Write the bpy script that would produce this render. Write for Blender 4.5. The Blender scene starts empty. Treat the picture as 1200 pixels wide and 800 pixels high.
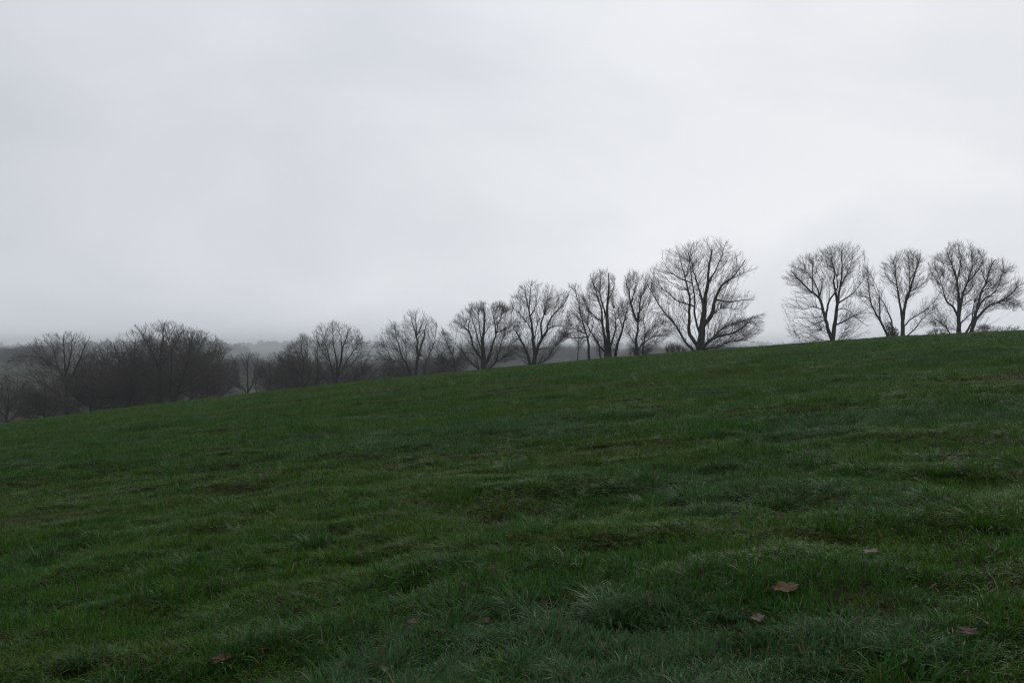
import bpy, math, random
import numpy as np
from mathutils import Vector, Euler

# ---------------------------------------------------------------- camera, world, sun, exposure
SC = bpy.context.scene
C = SC.collection
F = 1167.0                 # focal length in pixels of the 1200 px wide photograph (35 mm lens)
HZ = 405.0                 # eye level row
EYE = 1.5
cam_d = bpy.data.cameras.new('camera')
cam_d.sensor_width = 36.0
cam_d.lens = 36.0 * F / 1200.0
cam_d.clip_start = 0.05
cam_d.clip_end = 20000
cam = bpy.data.objects.new('camera', cam_d)
C.objects.link(cam)
cam.location = (0, 0, 0)
cam.rotation_euler = (math.radians(90) + math.atan((HZ - 400.0) / F), 0, 0)
SC.camera = cam

SUN_EL, SUN_AZ = math.radians(38), math.radians(28)     # azimuth measured from +Y towards +X
world = bpy.data.worlds.new('World')
SC.world = world
world.use_nodes = True
wn, wl = world.node_tree.nodes, world.node_tree.links
wn.clear()


def N(nodes, t, **kw):
    n = nodes.new(t)
    for k, v in kw.items():
        setattr(n, k, v)
    return n


wo = N(wn, 'ShaderNodeOutputWorld')
bg = N(wn, 'ShaderNodeBackground')
bg.inputs['Strength'].default_value = 0.1
sky = N(wn, 'ShaderNodeTexSky', sky_type='NISHITA', sun_disc=False)
sky.sun_elevation = SUN_EL
sky.sun_rotation = SUN_AZ
sky.air_density = 1.5
sky.dust_density = 4.0
tc = N(wn, 'ShaderNodeTexCoord')
sep = N(wn, 'ShaderNodeSeparateXYZ')
wl.new(tc.outputs['Generated'], sep.inputs[0])
zc = N(wn, 'ShaderNodeMath', operation='MAXIMUM')
wl.new(sep.outputs['Z'], zc.inputs[0]); zc.inputs[1].default_value = 0.0
za = N(wn, 'ShaderNodeMath', operation='ADD')
wl.new(zc.outputs[0], za.inputs[0]); za.inputs[1].default_value = 0.34
dx = N(wn, 'ShaderNodeMath', operation='DIVIDE'); wl.new(sep.outputs['X'], dx.inputs[0]); wl.new(za.outputs[0], dx.inputs[1])
dy = N(wn, 'ShaderNodeMath', operation='DIVIDE'); wl.new(sep.outputs['Y'], dy.inputs[0]); wl.new(za.outputs[0], dy.inputs[1])
cmb = N(wn, 'ShaderNodeCombineXYZ')
wl.new(dx.outputs[0], cmb.inputs[0]); wl.new(dy.outputs[0], cmb.inputs[1]); cmb.inputs[2].default_value = 7.4
n1 = N(wn, 'ShaderNodeTexNoise')
n1.inputs['Scale'].default_value = 1.25; n1.inputs['Detail'].default_value = 6.0; n1.inputs['Roughness'].default_value = 0.47
n1.inputs['Distortion'].default_value = 0.35
wl.new(cmb.outputs[0], n1.inputs['Vector'])
ramp = N(wn, 'ShaderNodeValToRGB')
wl.new(n1.outputs['Fac'], ramp.inputs[0])
cr = ramp.color_ramp
cr.elements[0].position = 0.35; cr.elements[0].color = (0.620, 0.652, 0.706, 1)
cr.elements[1].position = 0.65; cr.elements[1].color = (0.765, 0.786, 0.832, 1)
e = cr.elements.new(0.5); e.color = (0.684, 0.712, 0.762, 1)
# the cloud deck is thinner on the side where the sun is behind it
dot = N(wn, 'ShaderNodeVectorMath', operation='DOT_PRODUCT')
wl.new(tc.outputs['Generated'], dot.inputs[0])
dot.inputs[1].default_value = (math.sin(SUN_AZ) * math.cos(SUN_EL), math.cos(SUN_AZ) * math.cos(SUN_EL), math.sin(SUN_EL))
mr = N(wn, 'ShaderNodeMapRange')
wl.new(dot.outputs['Value'], mr.inputs[0])
mr.inputs[1].default_value = -1.0; mr.inputs[2].default_value = 1.0
mr.inputs[3].default_value = 4.4; mr.inputs[4].default_value = 11.0
# cloud seen through its thin lower edge all round the horizon is a little paler
mh = N(wn, 'ShaderNodeMapRange', interpolation_type='SMOOTHSTEP')
wl.new(zc.outputs[0], mh.inputs[0])
mh.inputs[1].default_value = 0.0; mh.inputs[2].default_value = 0.22
mh.inputs[3].default_value = 1.16; mh.inputs[4].default_value = 1.0
mm = N(wn, 'ShaderNodeMath', operation='MULTIPLY')
wl.new(mr.outputs[0], mm.inputs[0]); wl.new(mh.outputs[0], mm.inputs[1])
sc = N(wn, 'ShaderNodeVectorMath', operation='SCALE')
wl.new(ramp.outputs[0], sc.inputs[0]); wl.new(mm.outputs[0], sc.inputs['Scale'])
mx = N(wn, 'ShaderNodeMix', data_type='RGBA')
mx.inputs[0].default_value = 0.96
wl.new(sky.outputs[0], mx.inputs[6]); wl.new(sc.outputs[0], mx.inputs[7])
wl.new(mx.outputs[2], bg.inputs['Color'])
wl.new(bg.outputs[0], wo.inputs[0])

sd = bpy.data.lights.new('sun', 'SUN')
sd.energy = 0.6
sd.angle = math.radians(30)
sd.color = (1.0, 0.97, 0.93)
sun = bpy.data.objects.new('sun', sd)
C.objects.link(sun)
sdir = Vector((math.sin(SUN_AZ) * math.cos(SUN_EL), math.cos(SUN_AZ) * math.cos(SUN_EL), math.sin(SUN_EL)))
sun.rotation_euler = (-sdir).to_track_quat('-Z', 'Y').to_euler()
sun.location = (0, 0, 300)

SC.view_settings.view_transform = 'Standard'
SC.view_settings.look = 'None'
SC.view_settings.gamma = 1.0
SC.view_settings.exposure = 0.0
SC.render.engine = 'CYCLES'
SC.cycles.max_bounces = 6
SC.cycles.diffuse_bounces = 3
SC.cycles.transparent_max_bounces = 4
SC.cycles.volume_bounces = 2
SC.cycles.use_denoising = True
SC.cycles.pixel_filter_type = 'BLACKMAN_HARRIS'
SC.cycles.filter_width = 1.15
SC.cycles.denoiser = 'OPENIMAGEDENOISE'
SC.cycles.denoising_prefilter = 'NONE'
SC.cycles.use_adaptive_sampling = False

# ---------------------------------------------------------------- helpers
rng = np.random.default_rng(11)


def tag(o, label=None, cat=None, group=None, kind=None):
    if label: o['label'] = label
    if cat: o['category'] = cat
    if group: o['group'] = group
    if kind: o['kind'] = kind
    return o


def mesh_np(name, V, faces_list, mats=(), smooth=False):
    """faces_list: list of int arrays (n,3) or (n,4)"""
    me = bpy.data.meshes.new(name)
    V = np.asarray(V, dtype=np.float32)
    me.vertices.add(len(V))
    me.vertices.foreach_set('co', V.ravel())
    loops, starts, totals, s = [], [], [], 0
    for fa in faces_list:
        if len(fa) == 0: continue
        k = fa.shape[1]
        loops.append(fa.ravel())
        starts.append(s + np.arange(len(fa)) * k)
        totals.append(np.full(len(fa), k))
        s += len(fa) * k
    if loops:
        loops = np.concatenate(loops).astype(np.int32)
        starts = np.concatenate(starts).astype(np.int32)
        me.loops.add(len(loops))
        me.loops.foreach_set('vertex_index', loops)
        me.polygons.add(len(starts))
        me.polygons.foreach_set('loop_start', starts)
        if smooth:
            me.polygons.foreach_set('use_smooth', np.ones(len(starts), dtype=bool))
    me.update(calc_edges=True)
    for m in mats: me.materials.append(m)
    return me


def obj(name, me, parent=None, link=True):
    o = bpy.data.objects.new(name, me)
    if link: C.objects.link(o)
    if parent: o.parent = parent
    return o


def hash2(ix, iy, seed):
    v = (ix.astype(np.int64) * 374761393 + iy.astype(np.int64) * 668265263 + seed * 1442695041) & 0xffffffff
    v = ((v ^ (v >> 13)) * 1274126177) & 0xffffffff
    v = (v ^ (v >> 16)) & 0xffffffff
    return v / 4294967295.0


def vnoise(x, y, seed=0):
    x = np.asarray(x, float); y = np.asarray(y, float)
    ix = np.floor(x); iy = np.floor(y)
    fx = x - ix; fy = y - iy
    fx = fx * fx * fx * (fx * (fx * 6 - 15) + 10); fy = fy * fy * fy * (fy * (fy * 6 - 15) + 10)
    a = hash2(ix, iy, seed); b = hash2(ix + 1, iy, seed); c = hash2(ix, iy + 1, seed); d = hash2(ix + 1, iy + 1, seed)
    return (a * (1 - fx) + b * fx) * (1 - fy) + (c * (1 - fx) + d * fx) * fy


def fbm(x, y, seed=0, o=4):
    s = 0; a = 0.5; t = 0
    for i in range(o):
        ca, sa = math.cos(0.7 * i), math.sin(0.7 * i)
        s = s + a * vnoise((x * ca - y * sa) * 2 ** i + 17.3 * i, (x * sa + y * ca) * 2 ** i - 9.1 * i, seed + i)
        t += a; a *= 0.5
    return s / t


def sstep(a, b, x):
    t = np.clip((x - a) / (b - a), 0, 1)
    return t * t * (3 - 2 * t)


# ---------------------------------------------------------------- terrain
CREST = 110.0


def pit_list():
    # worn hollows and bare places in the near turf: x, y, radius, depth
    return [(-1.55, 8.6, .35, .07), (-1.0, 7.4, .22, .06), (-.72, 6.3, .2, .05), (-2.9, 9.2, .4, .06),
            (2.25, 7.9, .5, .05), (1.2, 4.9, .22, .05), (2.6, 5.6, .35, .06), (.25, 5.6, .16, .04), (-.35, 7.1, .15, .04),
            (-1.45, 4.7, .18, .05), (1.75, 5.15, .3, .03), (4.6, 10.2, .7, .06), (3.4, 12.3, .6, .05), (-3.3, 12.5, .7, .04),
            (.42, 4.55, .2, .05), (-.2, 8.9, .25, .04),
            (2.42, 5.2, .34, .06), (2.15, 4.7, .22, .05), (2.75, 6.4, .45, .06), (3.9, 8.4, .55, .07), (-1.9, 4.9, .25, .05), (1.05, 4.45, .16, .05), (-2.3, 6.4, .3, .04)]


PITS = pit_list()


def H(x, y):
    x = np.asarray(x, float); y = np.asarray(y, float)
    r = np.hypot(x, y)
    hill = (-EYE + (-26.0 / F) * y + 0.092 * x - 3.6e-5 * F * x * x / np.sqrt(y * y + 1600.0)
            + (2 * EYE / CREST) * y - EYE * (y / CREST) ** 2)
    th = x / np.maximum(np.abs(y), 1.0)
    # gentle undulation and terracettes running across the slope
    n = (fbm(x / 9.0, y / 7.0, 3, 3) - .5) * .30 * sstep(3, 30, r)
    n = n + (fbm(x / 2.3, y / 1.7, 5, 3) - .5) * .23 * (1 - sstep(70, 135, r) * .7)
    n = n + (fbm(x / .55, y / .42, 9, 2) - .5) * .11 * (1 - sstep(25, 50, r))
    for px, py, pr, pd in PITS:
        n = n - pd * np.exp(-((x - px) ** 2 + (y - py) ** 2) / (pr * pr))
    hill = hill + n
    w = sstep(270, 640, r)
    far = -29 + 5 * (fbm(x / 260, y / 260, 21, 3) - .5)
    # wooded ridges across the valley
    a = np.arctan2(x, y)
    far = far + 29 * np.exp(-((r - 5200 - 350 * np.sin(a * 5)) / 700) ** 2) * (.92 + .30 * (fbm(a * 14, a * 0 + 2, 31, 4) - .5) * 2)
    far = far + 24 * np.exp(-((r - 2900) / 400) ** 2) * sstep(-.245, -.30, a) * sstep(-.47, -.41, a)
    far = far + 11 * np.exp(-((r - 1150) / 220) ** 2) * (sstep(-.06, .02, a) + sstep(-.40, -.46, a))
    return hill * (1 - w) + far * w


def pix(px, py, d):
    return ((px - 600.0) / F * d, d, (HZ - py) / F * d)


def ground_at(px, py):
    """walk along the line of sight until it meets the turf"""
    X = (px - 600) / F; S = (HZ - py) / F
    d = np.geomspace(2.5, 140, 4000)
    hit = np.nonzero(H(X * d, d) >= S * d)[0]
    dd = d[hit[0]] if len(hit) else 100.0
    return X * dd, dd, float(H(X * dd, dd))


tuss = [(440, 655, 1.0, .85, 'dark blue-green tussock left of the middle foreground'),
        (335, 674, .75, .85, 'dark tussock below the left mound of long grass'),
        (340, 716, .75, .8, 'drooping dark tussock lowest of the three stacked at the left'),
        (350, 632, 1.3, .9, 'wide mound of long bluish grass, highest of the three at the left'),
        (245, 640, .9, .35, 'brownish dark tussock left of the wide bluish mound'),
        (188, 634, 1.0, .6, 'dark tuft in the hollow at the far left of the tussocks'),
        (100, 770, 1.0, .95, 'tuft with long pale arching blades near the lower left corner'),
        (708, 772, 1.2, .9, 'large tussock with a dark heart at the bottom centre'),
        (590, 790, 1.2, .8, 'thick tussock cut by the bottom edge left of centre'),
        (722, 718, 1.3, 1.0, 'silvery lush tussock just above the large dark-hearted one'),
        (852, 534, 2.0, .75, 'dark tussock alone on the middle slope right of centre'),
        (716, 675, .8, .9, 'small pale-bladed tussock right of the middle foreground'),
        (1065, 762, 1.0, .9, 'bluish tussock near the lower right corner'),
        (1092, 540, 2.0, .85, 'dark tussock on the slope near the right edge'),
        (1012, 552, 1.8, .8, 'blue-green tussock left of the dark one near the right edge'),
        (1160, 612, 1.4, .5, 'dark ragged tussock by the bare patch at the right edge'),
        (818, 584, 1.6, .9, 'grey-green tussock right of centre below the lone slope tussock'),
        (905, 590, 1.4, .8, 'small dark tussock right of the grey-green one'),
        (484, 604, 1.3, .45, 'olive tussock in the middle of the field'),
        (632, 566, 1.4, .5, 'faint olive tussock in the centre of the field'),
        (500, 765, 1.0, .85, 'shaggy tussock left of bottom centre'),
        (830, 600, 1.2, .95, 'bluish tuft tight below the grey-green tussock')]
_pos = [ground_at(t_[0], t_[1]) for t_ in tuss]
PITS += [(p_[0], p_[1] - .13 * t_[2], .10 * t_[2], .055) for p_, t_ in zip(_pos, tuss) if p_[1] < 9]


# ---------------------------------------------------------------- materials
def new_mat(name):
    m = bpy.data.materials.new(name)
    m.use_nodes = True
    nt = m.node_tree
    for n in list(nt.nodes): nt.nodes.remove(n)
    return m, nt.nodes, nt.links


def ramp_node(nodes, stops):
    r = nodes.new('ShaderNodeValToRGB')
    c = r.color_ramp
    c.elements[0].position = stops[0][0]; c.elements[0].color = (*stops[0][1], 1)
    c.elements[1].position = stops[-1][0]; c.elements[1].color = (*stops[-1][1], 1)
    for p, col in stops[1:-1]:
        e_ = c.elements.new(p); e_.color = (*col, 1)
    return r


def grass_material(name, gain=1.0, instanced=True):
    m, n, l = new_mat(name)
    out = N(n, 'ShaderNodeOutputMaterial')
    at = N(n, 'ShaderNodeAttribute', attribute_type='INSTANCER' if instanced else 'OBJECT', attribute_name='tint')
    oi = N(n, 'ShaderNodeObjectInfo')
    rnd = N(n, 'ShaderNodeAttribute', attribute_type='GEOMETRY', attribute_name='blade')
    rp = ramp_node(n, [(0.0, (.060, .042, .014)), (0.14, (.058, .066, .010)), (0.32, (.060, .128, .006)), (0.55, (.041, .122, .008)),
                       (0.78, (.028, .100, .014)), (1.0, (.068, .140, .058))])
    add = N(n, 'ShaderNodeMath', operation='MULTIPLY_ADD')
    l.new(oi.outputs['Random'], add.inputs[0]); add.inputs[1].default_value = .16 if instanced else 0.0
    l.new(at.outputs['Fac'], add.inputs[2])
    add2 = N(n, 'ShaderNodeMath', operation='MULTIPLY_ADD')
    l.new(rnd.outputs['Fac'], add2.inputs[0]); add2.inputs[1].default_value = .26
    l.new(add.outputs[0], add2.inputs[2])
    sub = N(n, 'ShaderNodeMath', operation='SUBTRACT'); sub.inputs[1].default_value = .21
    l.new(add2.outputs[0], sub.inputs[0])
    l.new(sub.outputs[0], rp.inputs[0])
    # some straw coloured blades
    gt = N(n, 'ShaderNodeMath', operation='GREATER_THAN'); gt.inputs[1].default_value = .93
    l.new(rnd.outputs['Fac'], gt.inputs[0])
    mxs = N(n, 'ShaderNodeMix', data_type='RGBA')
    l.new(gt.outputs[0], mxs.inputs[0]); l.new(rp.outputs[0], mxs.inputs[6]); mxs.inputs[7].default_value = (.15, .125, .065, 1)
    gn = N(n, 'ShaderNodeVectorMath', operation='SCALE')
    gm = N(n, 'ShaderNodeMath', operation='MULTIPLY'); l.new(rnd.outputs['Fac'], gm.inputs[0]); gm.inputs[1].default_value = 37.3
    gf = N(n, 'ShaderNodeMath', operation='FRACT'); l.new(gm.outputs[0], gf.inputs[0])
    gs = N(n, 'ShaderNodeMapRange'); l.new(gf.outputs[0], gs.inputs[0]); gs.inputs[3].default_value = .45 * gain; gs.inputs[4].default_value = 1.5 * gain
    l.new(gs.outputs[0], gn.inputs['Scale'])
    l.new(mxs.outputs[2], gn.inputs[0])
    p = N(n, 'ShaderNodeBsdfPrincipled')
    l.new(gn.outputs[0], p.inputs['Base Color'])
    p.inputs['Roughness'].default_value = .35
    p.inputs['Specular IOR Level'].default_value = .12
    tr = N(n, 'ShaderNodeBsdfTranslucent')
    l.new(gn.outputs[0], tr.inputs['Color'])
    mixs = N(n, 'ShaderNodeMixShader'); mixs.inputs[0].default_value = .34
    l.new(p.outputs[0], mixs.inputs[1]); l.new(tr.outputs[0], mixs.inputs[2])
    l.new(mixs.outputs[0], out.inputs['Surface'])
    return m


def ground_material():
    m, n, l = new_mat('turf_soil')
    out = N(n, 'ShaderNodeOutputMaterial')
    geo = N(n, 'ShaderNodeNewGeometry')
    a = N(n, 'ShaderNodeTexNoise'); a.inputs['Scale'].default_value = 1.7; a.inputs['Detail'].default_value = 8; a.inputs['Roughness'].default_value = .65
    b = N(n, 'ShaderNodeTexNoise'); b.inputs['Scale'].default_value = 22; b.inputs['Detail'].default_value = 5
    f = N(n, 'ShaderNodeTexNoise'); f.inputs['Scale'].default_value = .012; f.inputs['Detail'].default_value = 3
    for q in (a, b, f): l.new(geo.outputs['Position'], q.inputs['Vector'])
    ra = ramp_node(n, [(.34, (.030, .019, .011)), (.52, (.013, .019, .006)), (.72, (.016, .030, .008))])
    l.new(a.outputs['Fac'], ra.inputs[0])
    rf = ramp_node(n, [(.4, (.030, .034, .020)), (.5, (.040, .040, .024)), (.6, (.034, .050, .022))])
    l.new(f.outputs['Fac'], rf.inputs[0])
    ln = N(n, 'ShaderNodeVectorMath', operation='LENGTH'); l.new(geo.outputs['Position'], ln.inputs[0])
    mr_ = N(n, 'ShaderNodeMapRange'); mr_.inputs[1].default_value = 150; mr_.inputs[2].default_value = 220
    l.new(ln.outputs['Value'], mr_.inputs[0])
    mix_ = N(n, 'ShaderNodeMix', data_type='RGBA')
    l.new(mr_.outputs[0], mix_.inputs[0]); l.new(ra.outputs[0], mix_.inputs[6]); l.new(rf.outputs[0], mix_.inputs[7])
    p = N(n, 'ShaderNodeBsdfPrincipled'); p.inputs['Roughness'].default_value = 1.0
    p.inputs['Specular IOR Level'].default_value = .03
    l.new(mix_.outputs[2], p.inputs['Base Color'])
    bp = N(n, 'ShaderNodeBump'); bp.inputs['Strength'].default_value = .5; bp.inputs['Distance'].default_value = .02
    l.new(b.outputs['Fac'], bp.inputs['Height']); l.new(bp.outputs[0], p.inputs['Normal'])
    l.new(p.outputs[0], out.inputs['Surface'])
    return m


def bark_material(name, dark, light, scale=1.2):
    m, n, l = new_mat(name)
    out = N(n, 'ShaderNodeOutputMaterial')
    tcn = N(n, 'ShaderNodeTexCoord')
    a = N(n, 'ShaderNodeTexNoise'); a.inputs['Scale'].default_value = scale; a.inputs['Detail'].default_value = 6
    l.new(tcn.outputs['Object'], a.inputs['Vector'])
    r = ramp_node(n, [(.35, dark), (.68, light)])
    l.new(a.outputs['Fac'], r.inputs[0])
    p = N(n, 'ShaderNodeBsdfPrincipled'); p.inputs['Roughness'].default_value = .85
    p.inputs['Specular IOR Level'].default_value = .25
    l.new(r.outputs[0], p.inputs['Base Color'])
    w_ = N(n, 'ShaderNodeTexNoise'); w_.inputs['Scale'].default_value = scale * 9; w_.inputs['Detail'].default_value = 4
    l.new(tcn.outputs['Object'], w_.inputs['Vector'])
    bp = N(n, 'ShaderNodeBump'); bp.inputs['Strength'].default_value = .6; bp.inputs['Distance'].default_value = .05
    l.new(w_.outputs['Fac'], bp.inputs['Height']); l.new(bp.outputs[0], p.inputs['Normal'])
    l.new(p.outputs[0], out.inputs['Surface'])
    return m


M_grass = grass_material('grass_blades')
M_tuss = grass_material('tussock_blades', instanced=False)
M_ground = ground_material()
M_bark = bark_material('grey_bark', (.020, .021, .019), (.052, .054, .046))
M_twig = bark_material('wet_twigs', (.026, .025, .025), (.052, .048, .045), .4)
M_bark2 = bark_material('brown_bark', (.020, .018, .016), (.044, .038, .033))
M_twig2 = bark_material('brown_budding_twigs', (.038, .030, .027), (.070, .054, .047), .25)
M_far = bark_material('distant_woodland', (.030, .032, .026), (.060, .055, .045), .05)
M_ivy = bark_material('ivy_leaves', (.014, .022, .012), (.030, .042, .020), 3)

# ---------------------------------------------------------------- ground sheet
def build_ground():
    front = np.radians(np.arange(-40, 40.01, .27))
    rest = np.radians(np.arange(44, 316.01, 4.0))
    ang = np.concatenate([front, rest])
    rad = [0.35]
    while rad[-1] < 6900:
        r_ = rad[-1]
        if r_ < 3: k = 1.06
        elif r_ < 14: k = 1.0065
        elif r_ < 140: k = 1.010
        elif r_ < 400: k = 1.02
        else: k = 1.045
        rad.append(r_ * k)
    rad = np.array(rad)
    A, R = np.meshgrid(ang, rad)
    x = (R * np.sin(A)).ravel(); y = (R * np.cos(A)).ravel()
    V = np.stack([x, y, H(x, y)], 1)
    V = np.concatenate([V, [[0, 0, float(H(0, 0.0))]]])
    na, nr = len(ang), len(rad)
    i, j = np.meshgrid(np.arange(nr - 1), np.arange(na), indexing='ij')
    j2 = (j + 1) % na
    q = np.stack([i * na + j, i * na + j2, (i + 1) * na + j2, (i + 1) * na + j], -1).reshape(-1, 4)
    q = q[:, ::-1]
    c = len(V) - 1
    jj = np.arange(na)
    t = np.stack([np.full(na, c), (jj + 1) % na, jj], 1)
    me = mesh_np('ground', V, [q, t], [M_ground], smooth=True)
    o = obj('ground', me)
    tag(o, kind='structure')


build_ground()

# ---------------------------------------------------------------- instancing of uncountable things
def proto_collection(name, meshes):
    col = bpy.data.collections.new(name)
    for k, me in enumerate(meshes):
        o = bpy.data.objects.new('%s_%02d' % (name, k), me)
        col.objects.link(o)
    return col


def scatter(name, P, rot, scl, var, tint, col, mat):
    me = bpy.data.meshes.new(name)
    me.vertices.add(len(P))
    me.vertices.foreach_set('co', np.asarray(P, np.float32).ravel())
    for nm, typ, arr in (('rot', 'FLOAT_VECTOR', rot), ('scl', 'FLOAT_VECTOR', scl), ('variant', 'INT', var), ('tint', 'FLOAT', tint)):
        at = me.attributes.new(nm, typ, 'POINT')
        if typ == 'FLOAT_VECTOR': at.data.foreach_set('vector', np.asarray(arr, np.float32).ravel())
        else: at.data.foreach_set('value', np.asarray(arr, np.int32 if typ == 'INT' else np.float32))
    me.materials.append(mat)
    o = obj(name, me)
    ng = bpy.data.node_groups.new(name + '_nodes', 'GeometryNodeTree')
    ng.interface.new_socket('Geometry', in_out='INPUT', socket_type='NodeSocketGeometry')
    ng.interface.new_socket('Geometry', in_out='OUTPUT', socket_type='NodeSocketGeometry')
    n, l = ng.nodes, ng.links
    gi, go = n.new('NodeGroupInput'), n.new('NodeGroupOutput')
    iop = n.new('GeometryNodeInstanceOnPoints')
    ci = n.new('GeometryNodeCollectionInfo')
    ci.inputs['Collection'].default_value = col
    ci.inputs['Separate Children'].default_value = True
    ci.inputs['Reset Children'].default_value = True

    def na(nm, typ):
        q = n.new('GeometryNodeInputNamedAttribute'); q.data_type = typ; q.inputs['Name'].default_value = nm
        return [s for s in q.outputs if s.enabled and s.name == 'Attribute'][0]
    l.new(gi.outputs[0], iop.inputs['Points'])
    l.new(ci.outputs[0], iop.inputs['Instance'])
    iop.inputs['Pick Instance'].default_value = True
    l.new(na('variant', 'INT'), iop.inputs['Instance Index'])
    l.new(na('rot', 'FLOAT_VECTOR'), iop.inputs['Rotation'])
    l.new(na('scl', 'FLOAT_VECTOR'), iop.inputs['Scale'])
    l.new(iop.outputs[0], go.inputs[0])
    md = o.modifiers.new('scatter', 'NODES')
    md.node_group = ng
    return o


def blades(nb, radius, lmin, lmax, width, lean, seed, segs=3, droop=1.0, flop=0.0, curl=.12):
    """a small sod of curved, tapering grass blades: returns verts, faces, per-vertex random"""
    g = np.random.default_rng(seed)
    rr = radius * np.sqrt(g.random(nb)); aa = g.random(nb) * 2 * np.pi
    bx, by = rr * np.cos(aa), rr * np.sin(aa)
    L = lmin + (lmax - lmin) * g.random(nb) ** 1.6
    az = g.random(nb) * 2 * np.pi
    if flop > 0:
        az = np.where(g.random(nb) < flop, aa, az)
    el0 = np.radians(90 - np.abs(g.normal(0, lean, nb)).clip(0, 75))
    bend = droop * (np.radians(25) + np.radians(85) * g.random(nb))
    wdt = width * (.6 + .8 * g.random(nb))
    side = az + np.pi / 2 + g.normal(0, .5, nb)
    pos = np.stack([bx, by, np.full(nb, -.012)], 1)
    rows = []
    for s in range(segs + 1):
        t = s / segs
        w = wdt * (1 - t ** 1.7) * (.75 + .5 * min(t * 3, 1) * .5)
        sv = np.stack([np.cos(side), np.sin(side), 0 * side], 1) * w[:, None] * .5
        if s < segs:
            rows.append(pos - sv); rows.append(pos + sv)
        else:
            rows.append(pos.copy())
        e_ = el0 - bend * t ** 1.2
        st = (L / segs)[:, None]
        pos = pos + st * np.stack([np.cos(e_) * np.cos(az), np.cos(e_) * np.sin(az), np.sin(e_)], 1)
        az = az + g.normal(0, curl, nb)
    k = 2 * segs + 1
    V = np.stack(rows, 1).reshape(-1, 3)
    base = np.arange(nb) * k
    quads = np.concatenate([np.stack([base + 2 * s, base + 2 * s + 1, base + 2 * s + 3, base + 2 * s + 2], 1) for s in range(segs - 1)])
    tris = np.stack([base + 2 * segs - 2, base + 2 * segs - 1, base + 2 * segs], 1)
    rndv = np.repeat(g.random(nb), k)
    return V, [quads, tris], rndv


def blade_mesh(name, mat, *a, **kw):
    V, fa, rv = blades(*a, **kw)
    me = mesh_np(name, V, fa, [mat], smooth=True)
    at = me.attributes.new('blade', 'FLOAT', 'POINT')
    at.data.foreach_set('value', rv.astype(np.float32))
    return me


def lushness(x, y):
    """0 = worn, mossy, short; 1 = thick blue-green grass"""
    v = .55 * fbm(x / 3.4, y / 2.0, 41, 4) + .45 * fbm(x / .9, y / .7, 47, 3)
    v = v + .16 * np.exp(-((x - .5) / 1.1) ** 2 - ((y - 5.3) / 1.0) ** 2)
    return np.clip((v - .5) * 3.0 + .5, 0, 1)


def tint_at(x, y, lush):
    r = np.hypot(x, y)
    t = .36 + .36 * lush + .85 * (fbm(x / 6.5, y / 3.2, 55, 3) - .5) + .25 * (fbm(x / 2.1, y / 1.3, 58, 3) - .5)
    t = t + .10 * (vnoise(x / 1.9, y / .9, 83) - .5) * sstep(9, 30, y)
    t = t - .14 * sstep(60, 108, y) + .22 * np.exp(-((x - .35) / .55) ** 2 - ((y - 4.9) / .6) ** 2) + .12 * np.exp(-((x - 1.5) / 1.4) ** 2 - ((y - 9) / 2.5) ** 2)
    t = t - .10 * sstep(.62, .8, fbm(x / 1.7, y / 1.1, 61, 3))
    return np.clip(t, 0, 1)


def zone(name, d0, d1, spacing, protos, s0, s1, label):
    XW = .64
    g = np.random.default_rng(int(d0 * 10) + 5)
    ymax = d1
    ny = int((ymax - d0) / spacing)
    pts = []
    for k in range(ny):
        yy = d0 + (k + .5) * spacing
        half = XW * yy + 3.4
        nx = int(2 * half / spacing)
        xs = -half + (np.arange(nx) + g.random(nx)) * spacing
        ys = yy + (g.random(nx) - .5) * spacing * 1.2
        pts.append(np.stack([xs, ys], 1))
    P = np.concatenate(pts)
    x, y = P[:, 0], P[:, 1]
    lush = lushness(x, y)
    keep = g.random(len(x)) < (.86 + .14 * lush)
    bare = np.zeros(len(x))
    for px, py, pr, pd in PITS:
        bare = np.maximum(bare, np.exp(-((x - px) ** 2 + (y - py) ** 2) / (pr * pr * .45)))
    keep &= g.random(len(x)) > bare * .75
    x, y, lush = x[keep], y[keep], lush[keep]
    z = H(x, y)
    n = len(x)
    rot = np.stack([g.normal(0, .16, n), g.normal(0, .16, n), g.random(n) * 6.283], 1)
    fine = vnoise(x / .22, y / .18, 77)
    h = (s0 + (s1 - s0) * lush) * (.75 + .35 * g.random(n) + .45 * (fine - .4))
    tuftn = sstep(.42, .78, vnoise(x / .62 + y * .3, y / .38, 79)) * (1 - sstep(20, 45, y)) + sstep(.45, .8, vnoise(x / 1.9, y / .9, 83)) * sstep(9, 30, y)
    h = h * (.72 + .75 * tuftn)
    w = .85 + .3 * g.random(n)
    scl = np.stack([w, w, h], 1)
    var = g.integers(0, len(protos), n)
    tint = tint_at(x, y, lush)
    col = proto_collection(name + '_sods', protos)
    o = scatter(name, np.stack([x, y, z], 1), rot, scl, var, tint, col, M_grass)
    tag(o, label, 'grass', kind='stuff')
    return n


near = [blade_mesh('sod', M_grass, 38, .055, .030, .095, .0052, 62, 100 + k, segs=5, curl=.38) for k in range(8)]
mid = [blade_mesh('sod', M_grass, 76, .13, .03, .095, .0078, 55, 200 + k, segs=3, curl=.25) for k in range(6)]
farp = [blade_mesh('sod', M_grass, 80, .36, .04, .12, .020, 40, 300 + k, segs=2) for k in range(6)]
c1 = zone('near_grass', 1.6, 13.0, .050, near, .55, .92, 'short wet green grass covering the near foreground of the field')
c2 = zone('middle_grass', 12.9, 42.0, .125, mid, .65, 1.35, 'green pasture grass across the middle of the sloping field')
c3 = zone('hilltop_grass', 41.8, 132.0, .34, farp, .65, 1.25, 'paler green pasture grass running up to the crest of the hill')
print('grass instances', c1, c2, c3)

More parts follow.
